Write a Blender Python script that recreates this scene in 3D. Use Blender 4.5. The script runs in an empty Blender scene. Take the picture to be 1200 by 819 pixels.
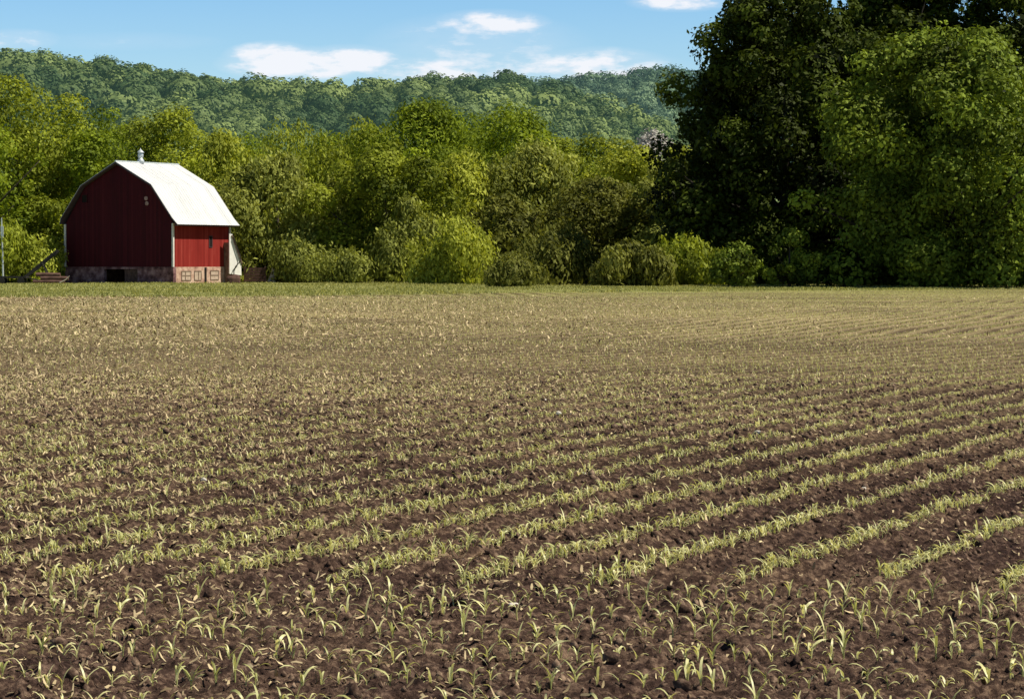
import bpy, math, random
import numpy as np
from mathutils import Vector, Matrix
random.seed(7)
RG = np.random.default_rng(11)
R = math.radians
sc = bpy.context.scene
col = sc.collection
F, HC, PX, PY = 3000.0, 2.04, 600.0, 307.0      # focal length in px of the 1200 px photo, eye height, horizon


def at(px, py, Y):
    """a point at depth Y seen at a given photo pixel"""
    return Vector(((px - PX) / F * Y, Y, HC + (PY - py) / F * Y))


def gx(px, Y):
    return (px - PX) / F * Y


# ------------------------------------------------------------------ materials
def mat(name):
    m = bpy.data.materials.new(name)
    m.use_nodes = True
    nt = m.node_tree
    nt.nodes.clear()
    out = nt.nodes.new('ShaderNodeOutputMaterial')
    return m, nt, out


def N(nt, typ, **kw):
    n = nt.nodes.new('ShaderNode' + typ)
    for k, v in kw.items():
        if k in n.inputs:
            n.inputs[k].default_value = v
        else:
            setattr(n, k, v)
    return n


def ramp(nt, fac, stops):
    r = N(nt, 'ValToRGB')
    els = r.color_ramp.elements
    while len(els) < len(stops):
        els.new(0.5)
    for e, (p, c) in zip(els, stops):
        e.position = p
        e.color = (*c, 1)
    nt.links.new(fac, r.inputs[0])
    return r.outputs[0]


def leaf_mat(name, dark, light, trans=0.3, rough=0.5, spec=0.3, tcol=None, air=None):
    """foliage: per-leaf tone from the 'tone' attribute between two colours"""
    m, nt, out = mat(name)
    a = N(nt, 'Attribute', attribute_name='tone')
    c = ramp(nt, a.outputs['Fac'], [(0.0, dark), (1.0, light)])
    b = N(nt, 'BsdfPrincipled', Roughness=rough)
    b.inputs['Specular IOR Level'].default_value = spec
    nt.links.new(c, b.inputs['Base Color'])
    if air:      # aerial haze put in as a faint glow of the leaves
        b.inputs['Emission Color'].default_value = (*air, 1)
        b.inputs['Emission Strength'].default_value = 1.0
    t = N(nt, 'BsdfTranslucent')
    mx = N(nt, 'MixRGB', blend_type='MULTIPLY')
    mx.inputs[0].default_value = 1
    mx.inputs[2].default_value = (*(tcol or (1.3, 1.25, 0.6)), 1)
    nt.links.new(c, mx.inputs[1])
    nt.links.new(mx.outputs[0], t.inputs[0])
    s = N(nt, 'MixShader')
    s.inputs[0].default_value = trans
    nt.links.new(b.outputs[0], s.inputs[1])
    nt.links.new(t.outputs[0], s.inputs[2])
    nt.links.new(s.outputs[0], out.inputs[0])
    return m


def rough_mat(name, stops, scale=3.0, rough=0.8, bump=0.2, bscale=None, detail=6, stretch=(1, 1, 1), metal=0.0, spec=0.3, bdist=0.05):
    m, nt, out = mat(name)
    tc = N(nt, 'TexCoord')
    mp = N(nt, 'Mapping')
    mp.inputs['Scale'].default_value = stretch
    nt.links.new(tc.outputs['Object'], mp.inputs[0])
    n = N(nt, 'TexNoise', Scale=scale, Detail=detail, Roughness=0.6)
    nt.links.new(mp.outputs[0], n.inputs['Vector'])
    c = ramp(nt, n.outputs[0], stops)
    b = N(nt, 'BsdfPrincipled', Roughness=rough, Metallic=metal)
    b.inputs['Specular IOR Level'].default_value = spec
    nt.links.new(c, b.inputs['Base Color'])
    if bump:
        n2 = N(nt, 'TexNoise', Scale=bscale or scale * 4, Detail=6)
        nt.links.new(mp.outputs[0], n2.inputs['Vector'])
        bp = N(nt, 'Bump', Strength=bump, Distance=bdist)
        nt.links.new(n2.outputs[0], bp.inputs['Height'])
        nt.links.new(bp.outputs[0], b.inputs['Normal'])
    nt.links.new(b.outputs[0], out.inputs[0])
    return m


def board_mat(name, stops, width=0.25, axis=0, weather=0.6):
    """painted vertical boards: joint lines and a tone per board"""
    m, nt, out = mat(name)
    tc = N(nt, 'TexCoord')
    sp = N(nt, 'SeparateXYZ')
    nt.links.new(tc.outputs['Object'], sp.inputs[0])
    d = N(nt, 'Math', operation='DIVIDE')
    d.inputs[1].default_value = width
    nt.links.new(sp.outputs[axis], d.inputs[0])
    fl = N(nt, 'Math', operation='FLOOR')
    nt.links.new(d.outputs[0], fl.inputs[0])
    fr = N(nt, 'Math', operation='FRACT')
    nt.links.new(d.outputs[0], fr.inputs[0])
    wn = N(nt, 'TexWhiteNoise', noise_dimensions='1D')
    nt.links.new(fl.outputs[0], wn.inputs['W'])
    mp = N(nt, 'Mapping')
    mp.inputs['Scale'].default_value = (1.2, 1.2, 0.25)
    nt.links.new(tc.outputs['Object'], mp.inputs[0])
    n = N(nt, 'TexNoise', Scale=1.6, Detail=7, Roughness=0.65)
    nt.links.new(mp.outputs[0], n.inputs['Vector'])
    mx = N(nt, 'Math', operation='MULTIPLY_ADD')
    mx.inputs[1].default_value = 0.35
    nt.links.new(wn.outputs[0], mx.inputs[0])
    m2 = N(nt, 'Math', operation='MULTIPLY')
    m2.inputs[1].default_value = weather
    nt.links.new(n.outputs[0], m2.inputs[0])
    nt.links.new(m2.outputs[0], mx.inputs[2])
    c = ramp(nt, mx.outputs[0], stops)
    g = N(nt, 'Math', operation='LESS_THAN')
    g.inputs[1].default_value = 0.06
    nt.links.new(fr.outputs[0], g.inputs[0])
    dk = N(nt, 'MixRGB', blend_type='MULTIPLY')
    dk.inputs[2].default_value = (0.45, 0.45, 0.45, 1)
    nt.links.new(g.outputs[0], dk.inputs[0])
    nt.links.new(c, dk.inputs[1])
    b = N(nt, 'BsdfPrincipled', Roughness=0.75)
    b.inputs['Specular IOR Level'].default_value = 0.2
    nt.links.new(dk.outputs[0], b.inputs['Base Color'])
    nt.links.new(b.outputs[0], out.inputs[0])
    return m


def soil_mat():
    m, nt, out = mat('tilled soil')
    tc = N(nt, 'TexCoord')
    n1 = N(nt, 'TexNoise', Scale=0.35, Detail=5, Roughness=0.6)
    n2 = N(nt, 'TexNoise', Scale=14.0, Detail=8, Roughness=0.7)
    n3 = N(nt, 'TexNoise', Scale=45.0, Detail=6, Roughness=0.7)
    for n in (n1, n2, n3):
        nt.links.new(tc.outputs['Object'], n.inputs['Vector'])
    c1 = ramp(nt, n2.outputs[0], [(0.37, (0.030, 0.018, 0.016)), (0.5, (0.094, 0.059, 0.048)), (0.67, (0.34, 0.24, 0.18))])
    c2 = ramp(nt, n1.outputs[0], [(0.35, (0.72, 0.66, 0.68)), (0.65, (1.18, 1.15, 1.05))])
    mx = N(nt, 'MixRGB', blend_type='MULTIPLY')
    mx.inputs[0].default_value = 1
    nt.links.new(c1, mx.inputs[1])
    nt.links.new(c2, mx.inputs[2])
    # the far field is drier, littered and weedy: paler and greener in world metres
    sp = N(nt, 'SeparateXYZ')
    nt.links.new(tc.outputs['Object'], sp.inputs[0])
    mr = N(nt, 'MapRange')
    mr.inputs['From Min'].default_value = 24
    mr.inputs['From Max'].default_value = 90
    nt.links.new(sp.outputs[1], mr.inputs[0])
    c3 = ramp(nt, n2.outputs[0], [(0.36, (0.10, 0.075, 0.045)), (0.52, (0.33, 0.265, 0.145)), (0.68, (0.60, 0.52, 0.32))])
    m2 = N(nt, 'MixRGB')
    nt.links.new(mr.outputs[0], m2.inputs[0])
    nt.links.new(mx.outputs[0], m2.inputs[1])
    nt.links.new(c3, m2.inputs[2])
    mr2 = N(nt, 'MapRange')
    mr2.inputs['From Min'].default_value = 90
    mr2.inputs['From Max'].default_value = 175
    mr2.inputs['To Max'].default_value = 0.75
    nt.links.new(sp.outputs[1], mr2.inputs[0])
    mp = N(nt, 'Mapping')
    mp.inputs['Scale'].default_value = (0.05, 0.22, 1)
    nt.links.new(tc.outputs['Object'], mp.inputs[0])
    n4 = N(nt, 'TexNoise', Scale=1.0, Detail=6)
    nt.links.new(mp.outputs[0], n4.inputs['Vector'])
    c4 = ramp(nt, n4.outputs[0], [(0.35, (0.24, 0.195, 0.105)), (0.58, (0.25, 0.25, 0.09)), (0.75, (0.38, 0.34, 0.19))])
    m3 = N(nt, 'MixRGB')
    nt.links.new(mr2.outputs[0], m3.inputs[0])
    nt.links.new(m2.outputs[0], m3.inputs[1])
    nt.links.new(c4, m3.inputs[2])
    at = N(nt, 'Attribute', attribute_name='litter')
    c5 = ramp(nt, at.outputs['Fac'], [(0.0, (.36, .31, .32)), (.85, (1.25, 1.25, 1.16))])
    m4 = N(nt, 'MixRGB', blend_type='MULTIPLY')
    mr4 = N(nt, 'MapRange')
    mr4.inputs['From Min'].default_value = 14
    mr4.inputs['From Max'].default_value = 26
    mr4.inputs['To Min'].default_value = .3
    nt.links.new(sp.outputs[1], mr4.inputs[0])
    nt.links.new(mr4.outputs[0], m4.inputs[0])
    nt.links.new(m3.outputs[0], m4.inputs[1])
    nt.links.new(c5, m4.inputs[2])
    b = N(nt, 'BsdfPrincipled', Roughness=0.95)
    b.inputs['Specular IOR Level'].default_value = 0.12
    nt.links.new(m4.outputs[0], b.inputs['Base Color'])
    ad = N(nt, 'Math', operation='ADD')
    nt.links.new(n2.outputs[0], ad.inputs[0])
    nt.links.new(n3.outputs[0], ad.inputs[1])
    bp = N(nt, 'Bump', Strength=0.9, Distance=0.03)
    nt.links.new(ad.outputs[0], bp.inputs['Height'])
    nt.links.new(bp.outputs[0], b.inputs['Normal'])
    nt.links.new(b.outputs[0], out.inputs[0])
    return m


M = dict(
    soil=soil_mat(),
    clod=rough_mat('soil clods', [(0.36, (0.034, 0.020, 0.016)), (0.5, (0.100, 0.063, 0.047)), (0.68, (0.34, 0.24, 0.17))], 14, 0.95, .5, 60, bdist=.02, spec=.1),
    ground=rough_mat('grassy ground', [(0.3, (0.05, 0.07, 0.016)), (0.6, (0.11, 0.13, 0.035)), (0.8, (0.17, 0.17, 0.06))], 0.25, 0.95, 0.6, 3.0, bdist=0.2),
    verge=rough_mat('verge turf', [(0.3, (0.15, 0.15, 0.045)), (0.6, (0.26, 0.26, 0.08)), (0.8, (0.36, 0.32, 0.15))], 0.5, 0.95, 0.6, 4.0, bdist=0.2),
    hill=rough_mat('hill floor', [(0.3, (0.05, 0.09, 0.06)), (0.7, (0.08, 0.13, 0.07))], 0.01, 0.95, 0.0),
    grass=leaf_mat('grass blades', (0.16, 0.18, 0.04), (0.55, 0.52, 0.20), 0.35),
    corn=leaf_mat('corn leaves', (0.36, 0.39, 0.10), (0.92, 0.88, 0.48), 0.38, 0.42, 0.5, (1.1, 1.05, 0.6)),
    trash=leaf_mat('dry crop trash', (0.16, 0.11, 0.06), (0.82, 0.66, 0.40), 0.05, 0.8, 0.2, (1, 1, 1)),
    bark=rough_mat('bark', [(0.3, (0.02, 0.016, 0.012)), (0.7, (0.075, 0.06, 0.045))], 3, 0.9, 0.6, stretch=(1, 1, 0.25)),
    barn_red=board_mat('barn red boards', [(0.1, (0.030, 0.001, 0.005)), (0.5, (0.056, 0.002, 0.008)), (0.95, (0.095, 0.008, 0.015))]),  # shade of the gable put into a darker copy of the red
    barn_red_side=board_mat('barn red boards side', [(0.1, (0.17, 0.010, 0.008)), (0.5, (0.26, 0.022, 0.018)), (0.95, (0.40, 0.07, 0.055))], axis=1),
    roof=board_mat('white metal roof', [(0.15, (0.46, 0.47, 0.50)), (0.42, (0.62, 0.63, 0.66)), (.8, (0.72, 0.73, 0.76))], 0.8, 1, 0.8),
    roofedge=rough_mat('roof edge', [(0.3, (0.05, 0.035, 0.045)), (0.7, (0.09, 0.06, 0.07))], 4, 0.8, 0.1),
    stone=rough_mat('weathered masonry', [(0.3, (0.26, 0.14, 0.11)), (0.5, (0.52, 0.34, 0.27)), (0.7, (0.68, 0.52, 0.42))], 2.2, 0.9, 0.5, 6),
    stone_dark=rough_mat('damp masonry', [(0.35, (0.06, 0.025, 0.03)), (0.5, (0.18, 0.09, 0.10)), (0.68, (0.40, 0.25, 0.26))], 1.6, 0.9, 0.5, 6),  # same masonry, with the gable-side shade put into its colour
    sheet=rough_mat('white sheeting', [(0.3, (0.74, 0.72, 0.70)), (0.7, (0.9, 0.89, 0.87))], 3, 0.6, 0.1),
    faded=rough_mat('faded pinkish board', [(0.35, (0.25, 0.13, 0.13)), (0.7, (0.5, 0.36, 0.34))], 5, 0.8, 0.2),
    white=rough_mat('white paint', [(0.3, (0.6, 0.56, 0.55)), (0.7, (0.82, 0.8, 0.78))], 3, 0.6, 0.1),
    dark=rough_mat('dark opening', [(0.3, (0.006, 0.004, 0.004)), (0.7, (0.015, 0.01, 0.01))], 3, 0.95, 0),
    pane=rough_mat('dusty pane', [(0.3, (0.40, 0.30, 0.24)), (0.7, (0.6, 0.48, 0.40))], 5, 0.5, 0),
    metal=rough_mat('galvanised metal', [(0.3, (0.42, 0.48, 0.52)), (0.7, (0.7, 0.75, 0.78))], 4, 0.45, 0.1, metal=0.35),
    rust=rough_mat('rusty brown', [(0.3, (0.06, 0.03, 0.025)), (0.7, (0.17, 0.095, 0.075))], 3, 0.85, 0.3),
    timber=rough_mat('weathered timber', [(0.3, (0.13, 0.085, 0.06)), (0.7, (0.28, 0.2, 0.16))], 3, 0.85, 0.3),
    pale=rough_mat('pale timber', [(0.3, (0.4, 0.36, 0.3)), (0.7, (0.62, 0.57, 0.5))], 3, 0.8, 0.2),
    black=rough_mat('black steel', [(0.3, (0.012, 0.012, 0.012)), (0.7, (0.04, 0.035, 0.03))], 3, 0.7, 0.1),
    rock=rough_mat('pale field stone', [(0.3, (0.5, 0.45, 0.38)), (0.7, (0.8, 0.75, 0.68))], 12, 0.85, 0.3),
)
def fol(n, a, b, tr=.3, **k):
    return leaf_mat(n, a, b, tr, .6, .12, **k)


LEAF = dict(
    olive=fol('olive leaves', (0.075, 0.100, 0.010), (0.46, 0.52, 0.055), .34),
    lush=fol('lush leaves', (0.050, 0.082, 0.007), (0.37, 0.46, 0.035), .34),
    willow=fol('willow leaves', (0.12, 0.14, 0.025), (0.56, 0.59, 0.14), .34),
    dusty=fol('dusty leaves', (0.09, 0.11, 0.02), (0.47, 0.50, 0.11), .3),
    yellow=fol('yellow green leaves', (0.15, 0.18, 0.015), (0.64, 0.68, 0.11), .36),
    gloom=fol('dull olive leaves', (0.045, 0.052, 0.009), (0.29, 0.30, 0.06), .28),  # shade of the central tree belt painted into the leaf colour
    deep=fol('deep green leaves', (0.003, 0.006, 0.001), (0.095, 0.130, 0.012), .15),
    maple=fol('maple leaves', (0.008, 0.016, 0.002), (0.33, 0.43, 0.05), .22),
    grey=fol('grey twigs', (0.35, 0.33, 0.31), (0.65, 0.61, 0.58), .1, tcol=(1, 1, 1)),
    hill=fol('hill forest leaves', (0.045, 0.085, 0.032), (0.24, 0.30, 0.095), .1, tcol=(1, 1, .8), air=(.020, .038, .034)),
    hillfar=fol('far ridge leaves', (0.060, 0.115, 0.07), (0.22, 0.31, 0.16), .1, tcol=(1, 1, .9), air=(.030, .052, .055)),  # bluish haze also tints these leaf colours
)


# ------------------------------------------------------------------ object helpers
def tag(o, label=None, cat=None, group=None, kind=None):
    for k, v in (('label', label), ('category', cat), ('group', group), ('kind', kind)):
        if v:
            o[k] = v
    return o


def empty(name, loc=(0, 0, 0), rz=0.0, label=None, cat=None, group=None):
    o = bpy.data.objects.new(name, None)
    o.location = loc
    o.rotation_euler = (0, 0, rz)
    o.empty_display_size = 0.5
    col.objects.link(o)
    return tag(o, label, cat, group)


def link(name, me, m, parent=None, loc=(0, 0, 0)):
    o = bpy.data.objects.new(name, me)
    if m is not None and not me.materials:
        me.materials.append(m)
    col.objects.link(o)
    o.location = loc
    if parent is not None:
        o.parent = parent
    return o


def np_mesh(name, V, Fq, tone=None, smooth=False):
    """V (n,3), Fq (m,k) quads or tris, tone per vertex"""
    V = np.ascontiguousarray(V, dtype=np.float32)
    Fq = np.ascontiguousarray(Fq, dtype=np.int32)
    me = bpy.data.meshes.new(name)
    k = Fq.shape[1]
    me.vertices.add(len(V))
    me.vertices.foreach_set('co', V.ravel())
    me.loops.add(Fq.size)
    me.loops.foreach_set('vertex_index', Fq.ravel())
    me.polygons.add(len(Fq))
    me.polygons.foreach_set('loop_start', np.arange(0, Fq.size, k, dtype=np.int32))
    me.polygons.foreach_set('loop_total', np.full(len(Fq), k, dtype=np.int32))
    if smooth:
        me.polygons.foreach_set('use_smooth', np.ones(len(Fq), dtype=bool))
    me.update(calc_edges=True)
    if tone is not None:
        a = me.attributes.new('tone', 'FLOAT', 'POINT')
        a.data.foreach_set('value', np.ascontiguousarray(tone, dtype=np.float32))
    return me


class MB:
    """collects boxes, prisms and tubes for one mesh"""
    def __init__(s):
        s.v, s.f = [], []

    def add(s, vs, fs):
        b = len(s.v)
        s.v += [tuple(v) for v in vs]
        s.f += [tuple(b + i for i in f) for f in fs]
        return s

    def box(s, lo, hi):
        x0, y0, z0 = lo
        x1, y1, z1 = hi
        return s.add([(x0, y0, z0), (x1, y0, z0), (x1, y1, z0), (x0, y1, z0), (x0, y0, z1), (x1, y0, z1), (x1, y1, z1), (x0, y1, z1)],
                     [(0, 3, 2, 1), (4, 5, 6, 7), (0, 1, 5, 4), (1, 2, 6, 5), (2, 3, 7, 6), (3, 0, 4, 7)])

    def prism_y(s, prof, y0, y1):
        """profile of (x,z) extruded along y"""
        n = len(prof)
        vs = [(x, y0, z) for x, z in prof] + [(x, y1, z) for x, z in prof]
        fs = [tuple(range(n)), tuple(range(2 * n - 1, n - 1, -1))]
        fs += [((i + 1) % n, i, n + i, n + (i + 1) % n) for i in range(n)]
        return s.add(vs, fs)

    def tube(s, pts, rads, n=8):
        pts = [Vector(p) for p in pts]
        vs, fs = [], []
        for i, p in enumerate(pts):
            d = (pts[min(i + 1, len(pts) - 1)] - pts[max(i - 1, 0)]).normalized()
            a = d.cross(Vector((0.3, 0.9, 0.1))).normalized()
            b = d.cross(a)
            r = rads[i] if hasattr(rads, '__len__') else rads
            for k in range(n):
                t = 2 * math.pi * k / n
                vs.append(p + (a * math.cos(t) + b * math.sin(t)) * r)
        for i in range(len(pts) - 1):
            for k in range(n):
                fs.append((i * n + k, i * n + (k + 1) % n, (i + 1) * n + (k + 1) % n, (i + 1) * n + k))
        fs.append(tuple(range(n - 1, -1, -1)))
        fs.append(tuple((len(pts) - 1) * n + k for k in range(n)))
        return s.add(vs, fs)

    def lathe(s, prof, n=20, c=(0, 0, 0)):
        return s.tube([(c[0], c[1], c[2] + z) for r, z in prof], [max(r, 0.002) for r, z in prof], n)

    def build(s, name, m, parent=None, smooth=False):
        me = bpy.data.meshes.new(name)
        me.from_pydata(s.v, [], s.f)
        if smooth:
            for p in me.polygons:
                p.use_smooth = True
        me.update()
        return link(name, me, m, parent)


# ------------------------------------------------------------------ noise
def _h(ix, iy, seed):
    n = (ix * 374761393 + iy * 668265263 + seed * 2147483647) & 0xFFFFFFFF
    n = ((n ^ (n >> 13)) * 1274126177) & 0xFFFFFFFF
    return ((n ^ (n >> 16)) & 0xFFFFFF) / float(0xFFFFFF)


def vn(x, y, s, seed=0):
    x = np.asarray(x, float) / s
    y = np.asarray(y, float) / s
    ix = np.floor(x).astype(np.int64)
    iy = np.floor(y).astype(np.int64)
    fx = x - ix
    fy = y - iy
    fx = fx * fx * (3 - 2 * fx)
    fy = fy * fy * (3 - 2 * fy)
    a = _h(ix, iy, seed) * (1 - fx) + _h(ix + 1, iy, seed) * fx
    b = _h(ix, iy + 1, seed) * (1 - fx) + _h(ix + 1, iy + 1, seed) * fx
    return a * (1 - fy) + b * fy


# ------------------------------------------------------------------ rows of the field
HEAD = 16.0                       # depth where the cross rows of the headland end
_Y = np.linspace(HEAD - 2, 210, 2000)
_gp = np.interp(_Y, [16, 38, 46, 58, 68, 200], [0.46, 0.46, 0.62, 0.62, 0.32, 0.30])
_g = np.concatenate([[0], np.cumsum((_gp[1:] + _gp[:-1]) / 2 * np.diff(_Y))])
_g -= np.interp(HEAD, _Y, _g)
SPX = 0.87


def rowx(Y):
    return np.interp(Y, _Y, _g)


def zf(x, y):
    """height of the tilled ground"""
    x = np.asarray(x, float)
    y = np.asarray(y, float)
    near = np.clip((75 - y) / 45, 0.25, 1)
    w = x + 0.03 * (vn(x, y, 0.3, 41) - .5)
    c = vn(w, y, 0.11, 1)
    d = vn(x + 5, y + 3, 0.05, 2)
    e = vn(x, y, 0.24, 3)
    f = vn(x, y, 0.028, 9)
    z = 0.04 * (np.abs(e - .5) * 2) ** 1.2 + 0.036 * (c - 0.5) + 0.034 * np.abs(d - 0.5) * 2 * (.4 + c) + 0.018 * (f - .5) * (.3 + e) + 0.009 * vn(x + 9, y, .016, 10)
    z = z * near
    z += 0.10 * (vn(x, y, 6.0, 4) - .5)
    ph = (x - 0.48 - rowx(y)) / SPX
    ph = np.abs(ph - np.round(ph))
    z += np.where(y > HEAD, -0.05 * np.clip((ph - .12) / .30, 0, 1), 0)
    ph2 = y / 0.76
    ph2 = np.abs(ph2 - np.round(ph2))
    z += np.where(y <= HEAD, -0.02 * np.clip((ph2 - .12) / .38, 0, 1), 0)
    return z


# ------------------------------------------------------------------ setting: ground sheets
def far_edge(x):
    x = np.asarray(x, float)
    return np.clip(168 + .72 * x, 118, 196) + 1.5 * np.sin(x * .11) + 3 * (vn(x, x * 0, 9, 15) - .5)


nv, nu = 1150, 760
t = np.linspace(0, 1, nv)
ys = 1.0 / (1 / 9.5 + (1 / 186.0 - 1 / 9.5) * t)
us = np.linspace(-1, 1, nu)
U, YY = np.meshgrid(us, ys)
XX = U * (0.26 * YY + 3.0)
last = np.clip((YY - 85) / 101, 0, 1)
YY2 = YY + last * (far_edge(XX) - 186)
ZZ = zf(XX, YY2)
ii = np.arange(nv * nu).reshape(nv, nu)
Fq = np.stack([ii[:-1, :-1], ii[:-1, 1:], ii[1:, 1:], ii[1:, :-1]], -1).reshape(-1, 4)
field = link('field', np_mesh('field', np.stack([XX, YY2, ZZ], -1).reshape(-1, 3), Fq, smooth=True), M['soil'])
_ph = (XX - 0.48 - rowx(YY2)) / SPX
_ph = np.abs(_ph - np.round(_ph))
_row = np.clip(1 - (_ph - .12) / .22, 0, 1) * (.35 + .65 * vn(XX, YY2, 9, 33)) + (vn(XX, YY2, 2.5, 34) - .5) * .35
at_ = field.data.attributes.new('litter', 'FLOAT', 'POINT')
at_.data.foreach_set('value', np.clip(np.where(YY2 > HEAD, _row, .5), 0, 1).astype(np.float32).ravel())
tag(field, kind='structure')

mb = MB()
mb.add([(-5000, -400, -0.22), (5000, -400, -0.22), (5000, 9000, -0.22), (-5000, 9000, -0.22)], [(0, 1, 2, 3)])
tag(mb.build('ground', M['ground']), kind='structure')

# grass verge between the field and the trees
vx = np.linspace(-110, 110, 340)
vy = np.linspace(0, 1, 60)
A, B = np.meshgrid(vx, vy)
Yv = far_edge(A) - 3.0 + B * 130
Zv = -0.01 + 0.04 * np.clip(B * 130 / 14, 0, 1) * vn(A, Yv, 7, 21) + 0.04 * vn(A, Yv, 1.5, 22) - 0.10 * (B < 0.001)
ii = np.arange(A.size).reshape(A.shape)
Fq = np.stack([ii[:-1, :-1], ii[:-1, 1:], ii[1:, 1:], ii[1:, :-1]], -1).reshape(-1, 4)
verge = link('verge', np_mesh('verge', np.stack([A, Yv, Zv], -1).reshape(-1, 3), Fq, smooth=True), M['verge'])
tag(verge, kind='structure')


# ------------------------------------------------------------------ blades, leaves
def diamonds(c, d, n, L, W):
    """one diamond leaf per row: centre c, long axis d, normal n"""
    d = d / np.linalg.norm(d, axis=1, keepdims=True)
    s = np.cross(d, n)
    s /= np.linalg.norm(s, axis=1, keepdims=True) + 1e-9
    L = L[:, None]
    W = W[:, None]
    up = np.cross(s, d)
    v = np.stack([c - d * L * .5, c + s * W * .5 + up * W * .12, c + d * L * .5, c - s * W * .5 + up * W * .12], 1)
    return v.reshape(-1, 3)


def quads(n):
    return np.arange(n * 4, dtype=np.int32).reshape(n, 4)


def unit(n, rg=RG):
    v = rg.normal(size=(n, 3))
    return v / np.linalg.norm(v, axis=1, keepdims=True)


def grass_patch(name, xs, yr, n, h, label, m, cat='grass', zbase=None):
    x = RG.uniform(xs[0], xs[1], n)
    y = far_edge(x) + RG.uniform(yr[0], yr[1], n)
    cl = vn(x, y, 2.2, 31)
    cl = .6 * cl + .4 * vn(x, y, 8, 35)
    keep = cl > RG.uniform(0.15, 0.75, n)
    x, y, cl = x[keep], y[keep], cl[keep]
    n = len(x)
    L = h * RG.uniform(0.5, 1.3, n) * (0.5 + cl)
    d = unit(n) * np.array([.55, .55, .2]) + np.array([0, 0, 1.0])
    nn = unit(n)
    z = 0.0 + 0.03 * np.clip((y - far_edge(x)) / 14, 0, 1)
    c = np.stack([x, y, z + L * .42], 1)
    V = diamonds(c, d, nn, L, L * RG.uniform(0.25, .5, n))
    tone = np.repeat(np.clip(RG.normal(.45, .22, n) + (cl - .5) * .5, 0, 1), 4)
    tag(link(name, np_mesh(name, V, quads(n), tone), m), label, cat, kind='stuff')


grass_patch('verge_grass', (-62, 62), (-5, 30), 120000, 0.15, 'uneven pale green grass strip between the corn field and the trees', M['grass'])
grass_patch('tall_grass', (-60, 60), (24, 96), 90000, 0.15, 'rough taller grass growing around the barn and under the tree line', M['grass'])


# ------------------------------------------------------------------ corn
def leaf_strip(rg, az, L, W, lean, bend, z0, seg=5):
    """one arching corn leaf; returns verts, quads"""
    ca, sa = math.cos(az), math.sin(az)
    pos = np.array([0.0, 0.0, z0])
    a = lean
    tw = rg.normal(0, .35)
    vs = []
    for i in range(seg + 1):
        u = i / seg
        w = W * (0.55 + 1.3 * u) * (1 - u) ** 0.75 * 1.25 if u > 0 else W * .45
        w = max(w, 0.0015)
        sx, sy = -sa, ca
        k = math.cos(tw * u * 2)
        q = math.sin(tw * u * 2)
        side = np.array([sx * k, sy * k, q]) * w * .5
        vs += [pos - side, pos + side]
        pos = pos + np.array([ca * math.sin(a), sa * math.sin(a), math.cos(a)]) * L / seg
        a += bend / seg * (0.5 + 1.3 * u)
    fs = [(2 * i, 2 * i + 1, 2 * i + 3, 2 * i + 2) for i in range(seg)]
    return np.array(vs), np.array(fs)


def plant_template(rg, seg=5):
    """list of leaves + stem of one seedling about 0.16 m tall"""
    az = rg.uniform(0, 2 * math.pi)
    k = int(rg.integers(3, 6))
    leaves = []
    for i in range(k):
        a = az + math.pi * (i % 2) + rg.normal(0, .45)
        L = rg.uniform(.085, .165) * (0.8 if i == 0 else 1)
        leaves.append(leaf_strip(rg, a, L, rg.uniform(.009, .0165), rg.uniform(.15, .95), rg.uniform(.6, 3.2), 0.018 + .013 * i, seg))
    hs = 0.02 + .013 * k
    tilt = rg.normal(0, .006, 2)
    n = 5
    sv, sf = [], []
    for j, z in enumerate((-.03, hs * .5, hs)):
        r = (.0045, .0042, .002)[j]
        for q in range(n):
            t_ = 2 * math.pi * q / n
            sv.append((r * math.cos(t_) + tilt[0] * j, r * math.sin(t_) + tilt[1] * j, z))
    for j in range(2):
        for q in range(n):
            sf.append((j * n + q, j * n + (q + 1) % n, (j + 1) * n + (q + 1) % n, (j + 1) * n + q))
    return leaves, (np.array(sv), np.array(sf))


def merge(parts):
    V, Fs, b = [], [], 0
    for v, f in parts:
        V.append(v)
        Fs.append(f + b)
        b += len(v)
    return np.concatenate(V), np.concatenate(Fs)


def scatter_mesh(name, templates, P, rz, sc_, tone, m, tilt=None):
    VV, FF, TT, b = [], [], [], 0
    which = RG.integers(0, len(templates), len(P))
    for i, (tv, tf) in enumerate(templates):
        k = np.where(which == i)[0]
        if not len(k):
            continue
        c, s = np.cos(rz[k])[:, None], np.sin(rz[k])[:, None]
        S = sc_[k][:, None]
        x = (tv[None, :, 0] * c - tv[None, :, 1] * s) * S + P[k, 0][:, None]
        y = (tv[None, :, 0] * s + tv[None, :, 1] * c) * S + P[k, 1][:, None]
        z = tv[None, :, 2] * S + P[k, 2][:, None]
        VV.append(np.stack([x, y, z], -1).reshape(-1, 3))
        FF.append((tf[None] + (np.arange(len(k)) * len(tv))[:, None, None]).reshape(-1, 4) + b)
        TT.append(np.repeat(tone[k], len(tv)))
        b += len(k) * len(tv)
    return link(name, np_mesh(name, np.concatenate(VV), np.concatenate(FF), np.concatenate(TT)), m)


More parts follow.
